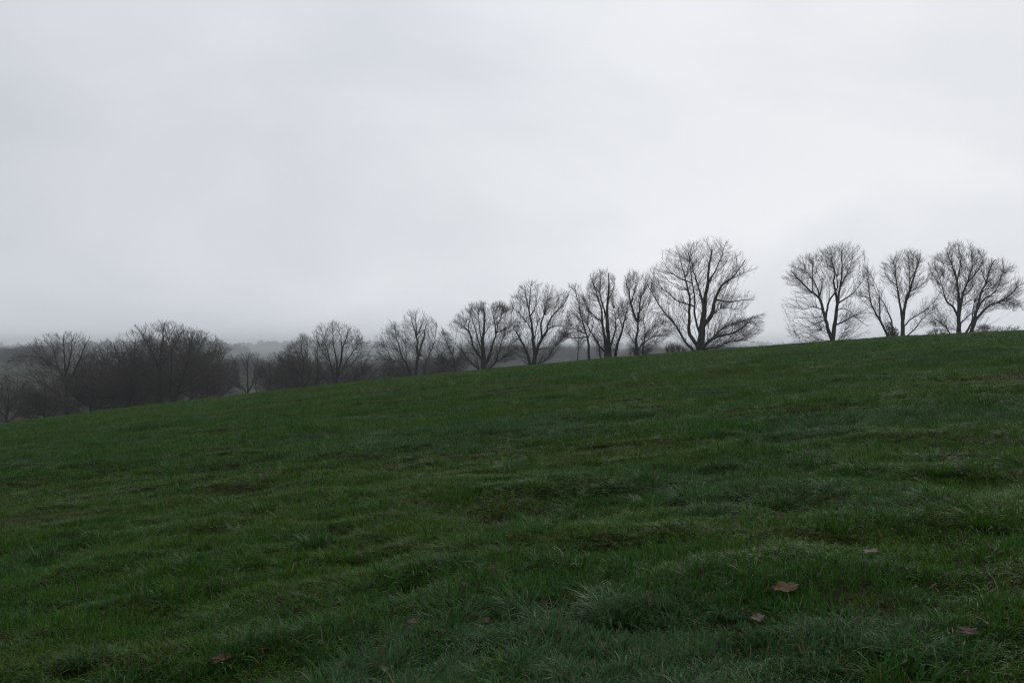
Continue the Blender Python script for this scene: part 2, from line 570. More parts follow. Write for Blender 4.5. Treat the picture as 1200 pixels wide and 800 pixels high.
# ---------------------------------------------------------------- tree building
def frusta(P0, P1, R0, R1, sides):
    P0 = np.asarray(P0, float); P1 = np.asarray(P1, float)
    n = len(P0)
    d = P1 - P0
    L = np.linalg.norm(d, axis=1, keepdims=True); L[L == 0] = 1
    d = d / L
    ref = np.where(np.abs(d[:, 2:3]) > .9, [[1., 0, 0]], [[0, 0, 1.]])
    u = np.cross(d, ref); u /= np.linalg.norm(u, axis=1, keepdims=True)
    v = np.cross(d, u)
    a = np.arange(sides) * 2 * np.pi / sides
    ring = u[:, None, :] * np.cos(a)[None, :, None] + v[:, None, :] * np.sin(a)[None, :, None]
    V = np.concatenate([P0[:, None, :] + ring * np.asarray(R0)[:, None, None], P1[:, None, :] + ring * np.asarray(R1)[:, None, None]], 1)
    b = (np.arange(n) * 2 * sides)[:, None]
    k = np.arange(sides)[None, :]; k2 = (k + 1) % sides
    q = np.stack([b + k, b + k2, b + sides + k2, b + sides + k], -1).reshape(-1, 4)
    return V.reshape(-1, 3), q


def cones(P0, P1, R0):
    P0 = np.asarray(P0, float); P1 = np.asarray(P1, float)
    n = len(P0)
    d = P1 - P0
    L = np.linalg.norm(d, axis=1, keepdims=True); L[L == 0] = 1
    d = d / L
    ref = np.where(np.abs(d[:, 2:3]) > .9, [[1., 0, 0]], [[0, 0, 1.]])
    u = np.cross(d, ref); u /= np.linalg.norm(u, axis=1, keepdims=True)
    v = np.cross(d, u)
    a = np.arange(3) * 2 * np.pi / 3
    ring = u[:, None, :] * np.cos(a)[None, :, None] + v[:, None, :] * np.sin(a)[None, :, None]
    V = np.concatenate([P0[:, None, :] + ring * np.asarray(R0)[:, None, None], P1[:, None, :]], 1)
    b = (np.arange(n) * 4)[:, None]
    t = np.stack([b + np.arange(3)[None], b + (np.arange(3)[None] + 1) % 3, b + 3 + 0 * np.arange(3)[None]], -1).reshape(-1, 3)
    return V.reshape(-1, 3), t


def tube(P, R, sides=8):
    P = np.asarray(P, float); n = len(P)
    d = np.gradient(P, axis=0)
    d /= np.linalg.norm(d, axis=1, keepdims=True) + 1e-9
    u = np.cross(d[0], [0, 1, .13]); u /= np.linalg.norm(u)
    V = []
    a = np.arange(sides) * 2 * np.pi / sides
    for i in range(n):
        u = u - d[i] * np.dot(u, d[i]); u /= np.linalg.norm(u)
        v = np.cross(d[i], u)
        V.append(P[i] + R[i] * (np.cos(a)[:, None] * u + np.sin(a)[:, None] * v))
    V = np.concatenate(V + [P[-1:]])
    i, k = np.meshgrid(np.arange(n - 1), np.arange(sides), indexing='ij')
    k2 = (k + 1) % sides
    q = np.stack([i * sides + k, i * sides + k2, (i + 1) * sides + k2, (i + 1) * sides + k], -1).reshape(-1, 4)
    kk = np.arange(sides)
    t = np.stack([(n - 1) * sides + kk, (n - 1) * sides + (kk + 1) % sides, np.full(sides, n * sides)], 1)
    return V, q, t


def resample(P, R, step):
    P = np.asarray(P, float)
    # Catmull-Rom through the traced points
    Q = np.vstack([2 * P[0] - P[1], P, 2 * P[-1] - P[-2]])
    out, ro = [], []
    for i in range(1, len(Q) - 2):
        L = np.linalg.norm(Q[i + 1] - Q[i])
        m = max(2, int(L / step))
        for s in range(m):
            t = s / m
            p = .5 * ((2 * Q[i]) + (-Q[i - 1] + Q[i + 1]) * t + (2 * Q[i - 1] - 5 * Q[i] + 4 * Q[i + 1] - Q[i + 2]) * t * t
                      + (-Q[i - 1] + 3 * Q[i] - 3 * Q[i + 1] + Q[i + 2]) * t ** 3)
            out.append(p); ro.append(R[i - 1] * (1 - t) + R[i] * t)
    out.append(P[-1]); ro.append(R[-1])
    return np.array(out), np.array(ro)


def in_poly(x, y, poly):
    inside = np.zeros(len(x), bool)
    n = len(poly)
    for i in range(n):
        x1, y1 = poly[i]; x2, y2 = poly[(i + 1) % n]
        if y1 == y2: continue
        c = ((y1 > y) != (y2 > y)) & (x < (x2 - x1) * (y - y1) / (y2 - y1) + x1)
        inside ^= c
    return inside


DK = .5      # how strongly wood prefers to keep its heading


def grow(limbs, targets, bf):
    """join every target point to the growing skeleton at the least length plus path cost"""
    nodes = [p for L in limbs for p in L['P']]
    path = [q for L in limbs for q in L['path']]
    rad = [q for L in limbs for q in L['R']]
    nb = len(nodes)
    nodes = np.array(nodes); path = np.array(path)
    T = targets; n = len(T)
    best = np.full(n, 1e9); par = np.zeros(n, int)
    tang = np.vstack([np.gradient(L['P'], axis=0) / (np.linalg.norm(np.gradient(L['P'], axis=0), axis=1, keepdims=True) + 1e-9) for L in limbs])
    for i in range(0, nb):
        v = T - nodes[i]
        d = np.sqrt((v ** 2).sum(1))
        c = d * 1.15 - .35 * (v @ tang[i]) + bf * path[i]
        m = c < best
        best[m] = c[m]; par[m] = i
    done = np.zeros(n, bool)
    allp = np.vstack([nodes, T]); allpath = np.concatenate([path, np.zeros(n)])
    parent = np.full(nb + n, -1)
    order = []
    T32 = T.astype(np.float32)
    dirs = np.zeros((nb + n, 3), np.float32)
    q_ = 0
    for L in limbs:
        t_ = np.gradient(L['P'], axis=0); t_ /= np.linalg.norm(t_, axis=1, keepdims=True) + 1e-9
        dirs[q_:q_ + len(t_)] = t_; q_ += len(t_)
    cost = best.copy()
    for _ in range(n):
        j = int(np.argmin(cost))
        pj = par[j]
        parent[nb + j] = pj
        pl = allpath[pj] + np.linalg.norm(T[j] - allp[pj])
        allpath[nb + j] = pl
        order.append(j); done[j] = True
        cost[j] = 1e18; best[j] = -1e18
        dd = T32 - T32[j]
        dj = (T[j] - allp[pj]); dj = dj / (np.linalg.norm(dj) + 1e-9) * .6 + dirs[pj] * .4
        dj = (dj / (np.linalg.norm(dj) + 1e-9)).astype(np.float32); dirs[nb + j] = dj
        c = np.sqrt(np.einsum('ij,ij->i', dd, dd)) * (1 + DK) - DK * (dd @ dj) + bf * pl
        m = c < best
        best[m] = c[m]; par[m] = nb + j; cost[m] = c[m]
    return nb, allp, parent, order, np.array(rad)


def tree_meshes(limbs, targets, seed, bf=.45, r0=.016, twigs=4, tw_len=(.45, 1.1), tw_r=.011, up=.35, mats=None, pw=.49):
    g = np.random.default_rng(seed)
    nb, P, parent, order, rad = grow(limbs, targets, bf)
    n = len(P) - nb
    cnt = np.ones(nb + n)
    for j in reversed(order):
        p = parent[nb + j]
        if p >= nb: cnt[p] += cnt[nb + j]
    r = r0 * cnt ** pw
    idx = nb + np.arange(n)
    pa = parent[idx]
    rp = np.where(pa >= nb, r[pa], np.minimum(r[idx] * 1.35, np.concatenate([rad, np.zeros(n)])[pa] * .9 + .004))
    A, B = P[pa], P[idx]
    d = B - A; L = np.linalg.norm(d, axis=1, keepdims=True)
    jit = g.normal(0, 1, (n, 3)) * L * .07
    jit[:, 2] -= L[:, 0] * .05
    Mid = (A + B) / 2 + jit
    rm = r[idx] * .5 + np.minimum(rp, r[idx] * 1.6) * .5
    ra = np.minimum(rp, r[idx] * 1.8)
    V1, q1 = frusta(np.vstack([A, Mid]), np.vstack([Mid, B]), np.concatenate([ra, rm]), np.concatenate([rm, r[idx]]), 3)
    thick = cnt[idx] > 25
    # fine twigs
    dirn = d / np.maximum(L, 1e-6)
    fin = cnt[idx] <= 8
    k = np.repeat(np.nonzero(fin)[0], twigs)
    t0 = g.random(len(k)) * .7 + .3
    S = A[k] + (B - A)[k] * t0[:, None]
    heart = limbs[0]['P'][0] + np.array([0, 0, .3]) * (P[:, 2].max() - limbs[0]['P'][0][2])
    outw = S - heart; outw /= np.linalg.norm(outw, axis=1, keepdims=True) + 1e-6
    D = dirn[k] * .55 + outw * .65 + g.normal(0, .42, (len(k), 3)) + np.array([0, 0, up])
    D /= np.linalg.norm(D, axis=1, keepdims=True)
    TL = tw_len[0] + (tw_len[1] - tw_len[0]) * g.random(len(k))
    E = S + D * TL[:, None]
    V2, t2 = cones(S, E, tw_r * (.7 + .6 * g.random(len(k))))
    # side twigs on the twigs
    s = g.random(len(k)) * .6 + .2
    S3 = S + (E - S) * s[:, None]
    D3 = D + g.normal(0, .6, D.shape); D3 /= np.linalg.norm(D3, axis=1, keepdims=True)
    V3, t3 = cones(S3, S3 + D3 * TL[:, None] * .55, np.full(len(k), tw_r * .65))
    V = np.vstack([V1, V2, V3])
    return mesh_np('crown', V, [q1, np.vstack([t2 + len(V1), t3 + len(V1) + len(V2)])], [mats[1]])


def poly_targets(poly, n, g, d, cx, depth, hollow=.5, low=None):
    """n points inside a crown outline given in photograph pixels; thickness from the crown's breadth"""
    poly = np.array(poly, float)
    x0, y0 = poly.min(0); x1, y1 = poly.max(0)
    pcx, pcy = (x0 + x1) / 2, (y0 + y1) / 2
    hw = (x1 - x0) / 2; hh = (y1 - y0) / 2
    out = []
    tot = 0
    while tot < n:
        x = x0 + (x1 - x0) * g.random(n * 3); y = y0 + (y1 - y0) * g.random(n * 3)
        w = (g.random(n * 3) * 2 - 1)
        q = np.sqrt(((x - pcx) / hw) ** 2 + ((y - pcy) / hh) ** 2 * .8 + w * w)
        ok = in_poly(x, y, poly) & (q < 1.12) & (g.random(n * 3) < hollow + (1 - hollow) * q ** 2)
        mx_ = d / F / 2.1
        cl = vnoise(x * mx_ + w * 1.3 + d, y * mx_ - w * .9 + w * w, 5) * .65 + vnoise(x * mx_ * 2.3 - w * 2, y * mx_ * 2.3 + w * 2.2, 6) * .35
        ok &= g.random(n * 3) < sstep(.28, .62, cl) * .8 + .2
        x, y, w = x[ok], y[ok], w[ok]
        dd = d + w * depth
        out.append(np.stack([(x - 600) / F * d + 0 * dd, dd, (HZ - y) / F * d], 1))
        tot += len(x)
    return np.vstack(out)[:n]


def make_tree(name, label, cat, group, origin, scale, d, stems, outline, seed, n=1800, base=None, mats=None, extra=None, sparse=None,
              hollow=.30, stuff_n=0, bf=.8, r0=.0088, twigs=7, tw_r=.0062, tw_len=(.28, .95), depth=None, limb_name='limb', up=.36):
    g = np.random.default_rng(seed)
    mats = mats or (M_bark, M_twig)
    conv = lambda q: (origin[0] + q[0] / scale, origin[1] + q[1] / scale)
    out = [conv(q) for q in outline]
    ox = np.array(out)
    halfw = (ox[:, 0].max() - ox[:, 0].min()) / 2 / F * d
    depth = depth or halfw * .85
    bx, by = conv(stems[0][0][0])
    X0 = (bx - 600) / F * d
    zb = float(H(X0, d))
    root = bpy.data.objects.new(name, None); C.objects.link(root)
    root.location = (X0, d, zb)
    root.empty_display_size = .5
    tag(root, label, cat, group)
    off = np.array([X0, d, zb])
    limbs = []
    trunk_nodes = None
    for si, (pts, rpx) in enumerate(stems):
        pp = [conv(q) for q in pts]
        m = len(pp)
        amp = 0 if si == 0 else (1 if g.random() < .5 else -1) * (.15 + .45 * g.random()) * depth
        W = []
        for k, (a, b) in enumerate(pp):
            t = k / (m - 1)
            W.append(((a - 600) / F * d, d + amp * t ** 1.3 + (g.normal(0, .02 * depth) if k else 0), (HZ - b) / F * d))
        W = np.array(W)
        Rb = rpx / scale / F * d * 1.03
        R = Rb * (1 - np.linspace(0, 1, m) ** .85 * .86)
        grounded = by - pp[0][1] < 4.0 and (by - pp[0][1]) * 1.0 < 6 and abs(pp[0][1] - by) < 3.2
        p0 = 0.0
        if grounded:        # carry the stem down into the soil
            gx, gy = W[0][0] + (X0 - W[0][0]) * .35, d
            gz = float(H(gx, gy)) - .25
            if gz < W[0][2] - .05:
                W = np.vstack([[gx, gy, gz], W]); R = np.concatenate([[R[0] * 1.45], R])
            else:
                W[0][2] = gz
        elif trunk_nodes is not None:      # start on the nearest point of wood already there
            allP = np.vstack([L_['P'] for L_ in limbs]); allpath = np.concatenate([L_['path'] for L_ in limbs])
            k = int(np.argmin(((allP - W[0]) ** 2).sum(1)))
            if np.linalg.norm(allP[k] - W[0]) > .05:
                W[:, 1] += (allP[k][1] - W[0][1]) * np.linspace(1, 0, len(W)) ** 1.0
                W[0] = allP[k]
            p0 = allpath[k]
        Pn, Rn = resample(W, R, .5)
        seg = np.concatenate([[0], np.cumsum(np.linalg.norm(np.diff(Pn, axis=0), axis=1))])
        if grounded and si == 0:
            Rn = Rn * (1 + .55 * np.exp(-seg / .5))
        kx = np.arange(0, seg[-1] + 4, 1.9)
        jj = np.stack([np.interp(seg, kx, g.normal(0, .055, len(kx))) for _ in range(3)], 1) * np.minimum(seg / 3, 1)[:, None]
        jj = jj + g.normal(0, .03, Pn.shape) * np.minimum(seg / 2, 1)[:, None]
        Pn = Pn + jj
        limbs.append({'P': Pn, 'R': Rn, 'path': p0 + seg * .55})
        trunk_nodes = True
        V, q, t = tube(Pn - off, Rn, 8 if Rb > .12 else 6)
        o = obj('trunk' if si == 0 else limb_name, mesh_np('trunk' if si == 0 else limb_name, V, [q, t], [mats[0]], smooth=True), root)
    T = poly_targets(out, n, g, d, X0, depth, hollow)
    T = np.vstack([T] + [poly_targets([conv(q) for q in ol], m, g, d, X0, depth * .8, .5) for ol, m in (sparse or [])])
    if extra:
        for ol, m in extra:
            T = np.vstack([T, poly_targets([conv(q) for q in ol], m, g, d, X0, depth * .6, .9)])
    zmin = H(T[:, 0], T[:, 1]) + .5
    T = T[T[:, 2] > zmin]
    # crown targets follow the taller skeleton down when the ground hides the foot of the tree
    me = tree_meshes(limbs, T, seed + 1, bf=bf, r0=r0, twigs=twigs, tw_r=tw_r, tw_len=tw_len, mats=mats, up=up)
    V = np.empty(len(me.vertices) * 3, np.float32); me.vertices.foreach_get('co', V)
    V = V.reshape(-1, 3) - off
    me.vertices.foreach_set('co', V.astype(np.float32).ravel()); me.update()
    obj('crown', me, root)
    return root


RG = 'bare trees standing along the far edge of the field'
# --- great tree left of the gap
make_tree('bare_tree', 'largest bare tree, broad domed crown on thick trunk, just left of the gap', 'tree', RG,
          (750, 270), 5.333, 165, [
    ([(375, 762), (380, 690), (388, 600), (395, 520), (405, 440), (420, 340), (428, 240), (450, 120)], 27),
    ([(352, 735), (310, 650), (300, 560), (300, 440), (280, 360), (255, 280), (225, 180)], 13),
    ([(372, 660), (345, 560), (340, 430), (320, 330), (300, 200), (290, 120)], 8),
    ([(392, 500), (380, 380), (350, 260), (330, 150)], 9),
    ([(392, 600), (445, 530), (470, 430), (510, 340), (570, 290), (640, 190)], 15),
    ([(510, 340), (570, 300), (620, 275), (690, 250)], 5),
    ([(345, 762), (310, 730), (290, 700), (240, 600), (200, 550), (150, 480), (110, 420), (90, 370), (50, 290)], 9),
    ([(385, 745), (440, 690), (500, 660), (560, 650), (640, 620), (720, 570), (765, 600)], 12),
    ([(470, 672), (500, 620), (560, 590), (640, 560), (740, 530)], 6),
    ([(400, 745), (480, 730), (540, 700), (620, 690), (720, 700)], 6),
    ([(240, 600), (200, 545), (140, 520), (60, 500)], 4),
    ([(300, 470), (240, 440), (180, 380), (110, 330), (60, 250)], 5),
    ([(420, 340), (470, 230), (500, 100)], 6),
    ([(470, 430), (530, 450), (600, 440), (670, 440)], 6),
    ([(275, 340), (200, 260), (140, 160)], 4),
    ([(450, 530), (500, 490), (600, 500)], 4)],
    [(45, 300), (60, 240), (100, 200), (130, 140), (200, 100), (270, 90), (300, 65), (360, 70), (400, 55), (470, 65), (520, 85),
     (560, 120), (610, 140), (650, 190), (690, 250), (670, 290), (590, 330), (620, 390), (690, 420), (670, 470), (590, 510),
     (650, 545), (745, 520), (775, 600), (740, 650), (640, 680), (540, 740), (440, 748), (430, 560), (390, 470), (250, 480), (130, 430),
     (80, 380)], 1001, n=2700, sparse=[([(60, 470), (150, 440), (290, 500), (330, 640), (300, 720), (180, 660), (60, 540)], 130)], extra=[([(440, 600), (560, 560), (740, 520), (775, 600), (730, 650), (540, 735), (420, 740)], 550)])

# --- cluster of slender trees left of the great tree
make_tree('bare_tree', 'slender curved bare tree at the left of the cluster beside the largest tree', 'tree', RG, (650, 300), 6.153, 178, [
    ([(250, 752), (240, 640), (225, 560), (195, 450), (170, 340), (150, 230)], 10),
    ([(225, 570), (160, 530), (90, 480)], 4), ([(205, 480), (130, 420), (80, 440)], 3), ([(228, 590), (150, 590), (60, 570), (10, 630)], 4),
    ([(235, 600), (275, 480), (225, 330)], 4)],
    [(100, 200), (190, 195), (195, 300), (250, 420), (240, 560), (150, 570), (60, 600), (0, 640), (20, 560), (80, 450), (110, 330)],
    1011, n=650)
make_tree('bare_sapling', 'thin straight bare sapling beside the slender curved tree', 'sapling', None, (650, 300), 6.153, 190, [
    ([(168, 762), (172, 680), (176, 600), (172, 520)], 4.5), ([(175, 640), (150, 590), (120, 540)], 2)],
    [(130, 480), (210, 480), (240, 600), (170, 660), (110, 600)], 1012, n=160)
make_tree('bare_tree', 'multi-stemmed bare tree whose stems fan up from one thick foot, centre of the cluster', 'tree', RG, (650, 300), 6.153, 175, [
    ([(395, 738), (385, 600), (380, 450), (385, 330), (395, 200), (390, 120)], 18),
    ([(372, 738), (365, 620), (345, 500), (340, 400), (300, 250), (265, 150)], 13),
    ([(436, 735), (460, 620), (490, 520), (520, 420), (538, 320)], 11),
    ([(370, 690), (320, 640), (260, 550), (200, 440)], 7), ([(330, 738), (318, 650), (290, 590), (230, 500)], 6),
    ([(405, 670), (430, 560), (445, 470), (430, 380)], 8), ([(345, 480), (270, 420), (210, 340)], 6),
    ([(360, 450), (330, 300), (325, 140)], 7), ([(385, 330), (420, 240), (430, 160)], 4), ([(490, 520), (470, 450), (480, 380)], 4)],
    [(240, 210), (260, 130), (320, 105), (390, 105), (430, 150), (440, 230), (500, 300), (545, 330), (535, 440), (510, 520), (450, 640),
     (420, 700), (340, 700), (240, 570), (190, 440), (195, 340)], 1013, n=2000)
make_tree('bare_tree', 'forked bare tree with a thinner second stem, between the fanned tree and the largest tree', 'tree', RG, (650, 300), 6.153, 172, [
    ([(592, 722), (590, 620), (598, 500), (600, 460)], 14), ([(598, 480), (575, 430), (555, 340), (530, 230), (510, 140)], 10),
    ([(602, 470), (612, 390), (640, 280), (700, 180)], 9), ([(630, 720), (642, 640), (655, 540), (650, 450), (690, 350)], 7),
    ([(555, 330), (590, 220), (605, 130)], 5), ([(592, 640), (530, 560), (480, 500)], 3), ([(600, 680), (680, 600), (760, 570), (870, 540)], 4),
    ([(655, 560), (740, 500), (820, 470)], 3), ([(592, 690), (630, 630), (650, 590)], 4)],
    [(480, 110), (540, 85), (610, 125), (660, 130), (720, 190), (730, 300), (770, 340), (820, 450), (890, 540), (760, 620), (660, 700),
     (560, 690), (490, 620), (500, 500), (550, 420), (515, 330), (480, 200)], 1014, n=1700)

# --- the three beyond the gap
make_tree('bare_tree', 'bare tree splitting low into a V of two trunks, just right of the gap', 'tree', RG, (910, 275), 5.926, 165, [
    ([(385, 759), (400, 680), (415, 580), (422, 480), (440, 380), (455, 260), (450, 130)], 18),
    ([(380, 735), (355, 640), (320, 520), (300, 440), (262, 400), (200, 350), (140, 290), (110, 240)], 14),
    ([(350, 600), (355, 470), (400, 390), (405, 320), (370, 220), (350, 120)], 8),
    ([(308, 460), (290, 360), (250, 270), (200, 170)], 6), ([(268, 405), (265, 280), (285, 160)], 5), ([(312, 430), (330, 330), (300, 200)], 5),
    ([(420, 470), (408, 340), (420, 240), (400, 110)], 9), ([(445, 370), (500, 270), (560, 130)], 6), ([(424, 480), (520, 400), (590, 300)], 6),
    ([(418, 625), (470, 600), (515, 568), (560, 600), (600, 640)], 6), ([(420, 540), (470, 510), (540, 550), (610, 570)], 4),
    ([(408, 757), (450, 720), (490, 660), (500, 600)], 4), ([(338, 605), (260, 620), (190, 640), (110, 570)], 4),
    ([(370, 740), (310, 735), (220, 740), (130, 700)], 3), ([(320, 515), (240, 500), (180, 520), (60, 490)], 4), ([(325, 560), (230, 580), (90, 580)], 3),
    ([(355, 690), (290, 660), (240, 700)], 3)],
    [(60, 300), (110, 215), (180, 145), (280, 118), (340, 85), (400, 66), (470, 52), (530, 75), (570, 105), (610, 170), (580, 240),
     (600, 290), (560, 380), (460, 420), (400, 400), (300, 410), (230, 400), (150, 350), (70, 370)], 1021, n=1350,
    sparse=[([(300, 480), (320, 600), (360, 745), (110, 745), (90, 650), (60, 560), (50, 480), (110, 350), (250, 400)], 380),
            ([(440, 500), (520, 400), (600, 400), (640, 540), (620, 640), (600, 735), (430, 745)], 300)])
make_tree('bare_tree', 'narrow forked bare tree in the middle of the three right of the gap', 'tree', RG, (1000, 275), 5.926, 168, [
    ([(342, 722), (345, 600), (350, 540), (370, 460), (395, 380), (420, 290), (455, 190), (470, 150)], 15),
    ([(342, 600), (330, 500), (315, 400), (305, 300), (290, 180)], 10), ([(365, 470), (385, 400), (380, 290), (350, 160)], 7),
    ([(305, 350), (240, 300), (200, 210)], 4), ([(410, 400), (470, 350), (530, 290)], 4),
    ([(348, 640), (400, 580), (470, 545), (530, 490), (580, 400), (610, 360)], 5), ([(362, 716), (430, 650), (480, 590), (560, 520)], 5),
    ([(395, 370), (430, 230), (430, 140)], 5), ([(308, 320), (270, 230), (265, 150)], 4)],
    [(190, 180), (260, 130), (370, 100), (430, 105), (490, 155), (490, 230), (545, 270), (480, 360), (400, 430),
     (345, 470), (320, 420), (290, 370), (230, 320)], 1022, n=900,
    sparse=[([(380, 600), (500, 440), (590, 370), (620, 420), (600, 560), (480, 640), (400, 690)], 190)])
t = make_tree('bare_tree', 'leaning bare tree with spreading stems and dark ivy round its foot', 'tree', RG, (1000, 275), 5.926, 170, [
    ([(252, 724), (190, 600), (150, 530), (115, 440), (100, 300), (100, 220)], 9),
    ([(190, 600), (185, 480), (180, 380), (145, 300)], 5), ([(272, 722), (265, 600), (230, 500), (180, 420), (150, 310)], 7),
    ([(118, 450), (60, 420), (20, 400)], 3)],
    [(85, 200), (120, 215), (165, 300), (205, 420), (265, 540), (240, 620), (160, 580), (100, 470), (40, 450), (10, 400), (50, 300)], 1023, n=420)
# ivy clump at its foot: thousands of small leaves round the stems
def leaf_cloud(n, cx, cz, rx, ry, rz, size, seed):
    g = np.random.default_rng(seed)
    p = g.normal(0, 1, (n, 3)); p /= np.linalg.norm(p, axis=1, keepdims=True)
    p *= (g.random((n, 1)) ** .4) * (1 + .35 * (g.random((n, 1)) - .5))
    p = p * [rx, ry, rz] + [cx, 0, cz]
    a = g.normal(0, 1, (n, 3)); a /= np.linalg.norm(a, axis=1, keepdims=True)
    b = np.cross(a, g.normal(0, 1, (n, 3))); b /= np.linalg.norm(b, axis=1, keepdims=True)
    s = size * (.6 + .8 * g.random((n, 1)))
    V = np.stack([p - a * s, p + b * s * .6, p + a * s, p - b * s * .6], 1).reshape(-1, 3)
    q = np.arange(n * 4).reshape(-1, 4)
    return V, q
V, q = leaf_cloud(1500, .45, 1.2, 1.15, .8, 1.4, .10, 5)
V2, q2 = leaf_cloud(420, -.15, 2.6, .8, .5, .9, .09, 6)
ivy = obj('ivy', mesh_np('ivy', np.vstack([V, V2]), [np.vstack([q, q2 + len(V)])], [M_ivy]), t)
ivy['label'] = 'dark leafy ivy clump'; ivy['kind'] = 'stuff'

make_tree('bare_tree', 'tall rounded bare tree on a straight trunk, left one of the pair farthest right', 'tree', RG, (1075, 275), 6.154, 165, [
    ([(300, 717), (300, 600), (298, 480), (290, 340), (260, 240), (220, 120)], 17), ([(303, 590), (325, 430), (345, 350), (370, 250), (350, 100)], 11),
    ([(290, 350), (300, 200), (270, 60)], 6), ([(345, 350), (420, 260), (470, 150)], 6),
    ([(297, 600), (255, 520), (200, 480), (175, 400), (150, 320), (105, 240)], 9), ([(328, 450), (400, 390), (460, 340)], 4),
    ([(308, 660), (360, 580), (420, 530)], 6), ([(315, 520), (380, 480), (430, 460)], 4), ([(240, 718), (190, 650), (140, 620), (80, 600)], 5),
    ([(295, 700), (230, 670), (170, 640)], 3), ([(200, 480), (160, 380), (210, 300)], 3)],
    [(90, 230), (130, 150), (200, 95), (260, 45), (350, 55), (400, 85), (480, 130), (490, 220), (440, 320), (400, 400),
     (330, 470), (240, 460), (170, 380)], 1031, n=1500,
    sparse=[([(160, 480), (250, 560), (280, 700), (170, 690), (50, 640), (60, 520)], 260), ([(330, 480), (460, 400), (440, 540), (330, 640)], 110)])
make_tree('bare_tree', 'right-leaning bare tree with stems sweeping outward, farthest right of all', 'tree', RG, (1075, 275), 6.154, 167, [
    ([(385, 714), (420, 600), (440, 520), (455, 430), (500, 330), (540, 220), (570, 180)], 14),
    ([(395, 690), (430, 600), (500, 520), (580, 480), (640, 430), (700, 370)], 11), ([(350, 714), (395, 640), (420, 560), (440, 480)], 9),
    ([(440, 540), (480, 470), (560, 420), (620, 330), (650, 240)], 8), ([(490, 350), (480, 260), (490, 200)], 4),
    ([(520, 510), (600, 480), (720, 510)], 4), ([(455, 430), (480, 400), (540, 370), (590, 280)], 5), ([(400, 700), (480, 670), (560, 680)], 3)],
    [(470, 190), (560, 165), (610, 200), (660, 215), (680, 300), (720, 335), (745, 400), (700, 450), (750, 500), (745, 560), (620, 530),
     (540, 550), (460, 620), (405, 660), (420, 560), (440, 440), (460, 330)], 1032, n=1350, extra=[([(480, 420), (560, 420), (560, 520), (470, 540)], 60)])

# --- left of the cluster
make_tree('bare_tree', 'bare tree with a thick stub limb at its lower left, left of the slender cluster', 'tree', RG, (580, 320), 6.957, 195, [
    ([(316, 757), (322, 640), (310, 540), (300, 420), (275, 300), (240, 100)], 19), ([(326, 690), (370, 560), (420, 470), (430, 430), (470, 340), (560, 250), (600, 170)], 13),
    ([(290, 757), (262, 650), (190, 510), (150, 450)], 15), ([(385, 540), (380, 400), (415, 290), (440, 130)], 9), ([(318, 560), (350, 400), (400, 340)], 5),
    ([(290, 340), (330, 270), (350, 120)], 6), ([(280, 310), (290, 110)], 6), ([(302, 470), (240, 380), (150, 280)], 5),
    ([(340, 750), (430, 690), (480, 600), (570, 510), (640, 480)], 6), ([(345, 630), (430, 610), (520, 560)], 4), ([(430, 430), (520, 430), (640, 460)], 4),
    ([(190, 510), (160, 560), (110, 590)], 4)],
    [(120, 190), (220, 75), (290, 60), (350, 75), (430, 75), (510, 125), (610, 150), (600, 240), (570, 300), (650, 350), (650, 500), (560, 560),
     (480, 690), (380, 730), (350, 610), (260, 600), (250, 700), (120, 660), (100, 560), (170, 490), (150, 400), (185, 340), (120, 270)], 1041, n=2300)
make_tree('bare_tree', 'low wide bare tree with a dense dark mop of twigs along its top', 'tree', RG, (510, 340), 7.619, 200, [
    ([(432, 717), (430, 620), (425, 500), (425, 400), (440, 250), (430, 130)], 26), ([(420, 650), (380, 560), (340, 500), (320, 400), (250, 320), (170, 270)], 11),
    ([(335, 450), (300, 330), (330, 150)], 8), ([(422, 540), (390, 470), (350, 330), (310, 220)], 9), ([(440, 670), (490, 580), (510, 490), (540, 400), (560, 300), (600, 200)], 14),
    ([(470, 715), (540, 640), (570, 540), (600, 440), (660, 380)], 9), ([(400, 716), (330, 650), (270, 580), (190, 490)], 9),
    ([(540, 640), (640, 590), (760, 620)], 5), ([(540, 400), (530, 280), (500, 160)], 7), ([(385, 590), (300, 560), (200, 560)], 4),
    ([(428, 420), (470, 330), (520, 290)], 5), ([(545, 390), (640, 330), (720, 260)], 6), ([(425, 480), (400, 360), (390, 200)], 7)],
    [(110, 320), (170, 245), (220, 185), (300, 130), (340, 105), (430, 100), (500, 125), (580, 100), (680, 150), (730, 230), (770, 300), (740, 420),
     (770, 640), (600, 640), (470, 705), (400, 705), (200, 600), (190, 500), (240, 440), (200, 380)], 1042, n=2500,
    extra=[([(490, 120), (580, 105), (690, 155), (720, 230), (560, 190), (500, 180)], 260), ([(385, 120), (460, 105), (470, 200), (400, 200)], 70),
           ([(300, 130), (350, 115), (350, 220), (300, 220)], 40)])
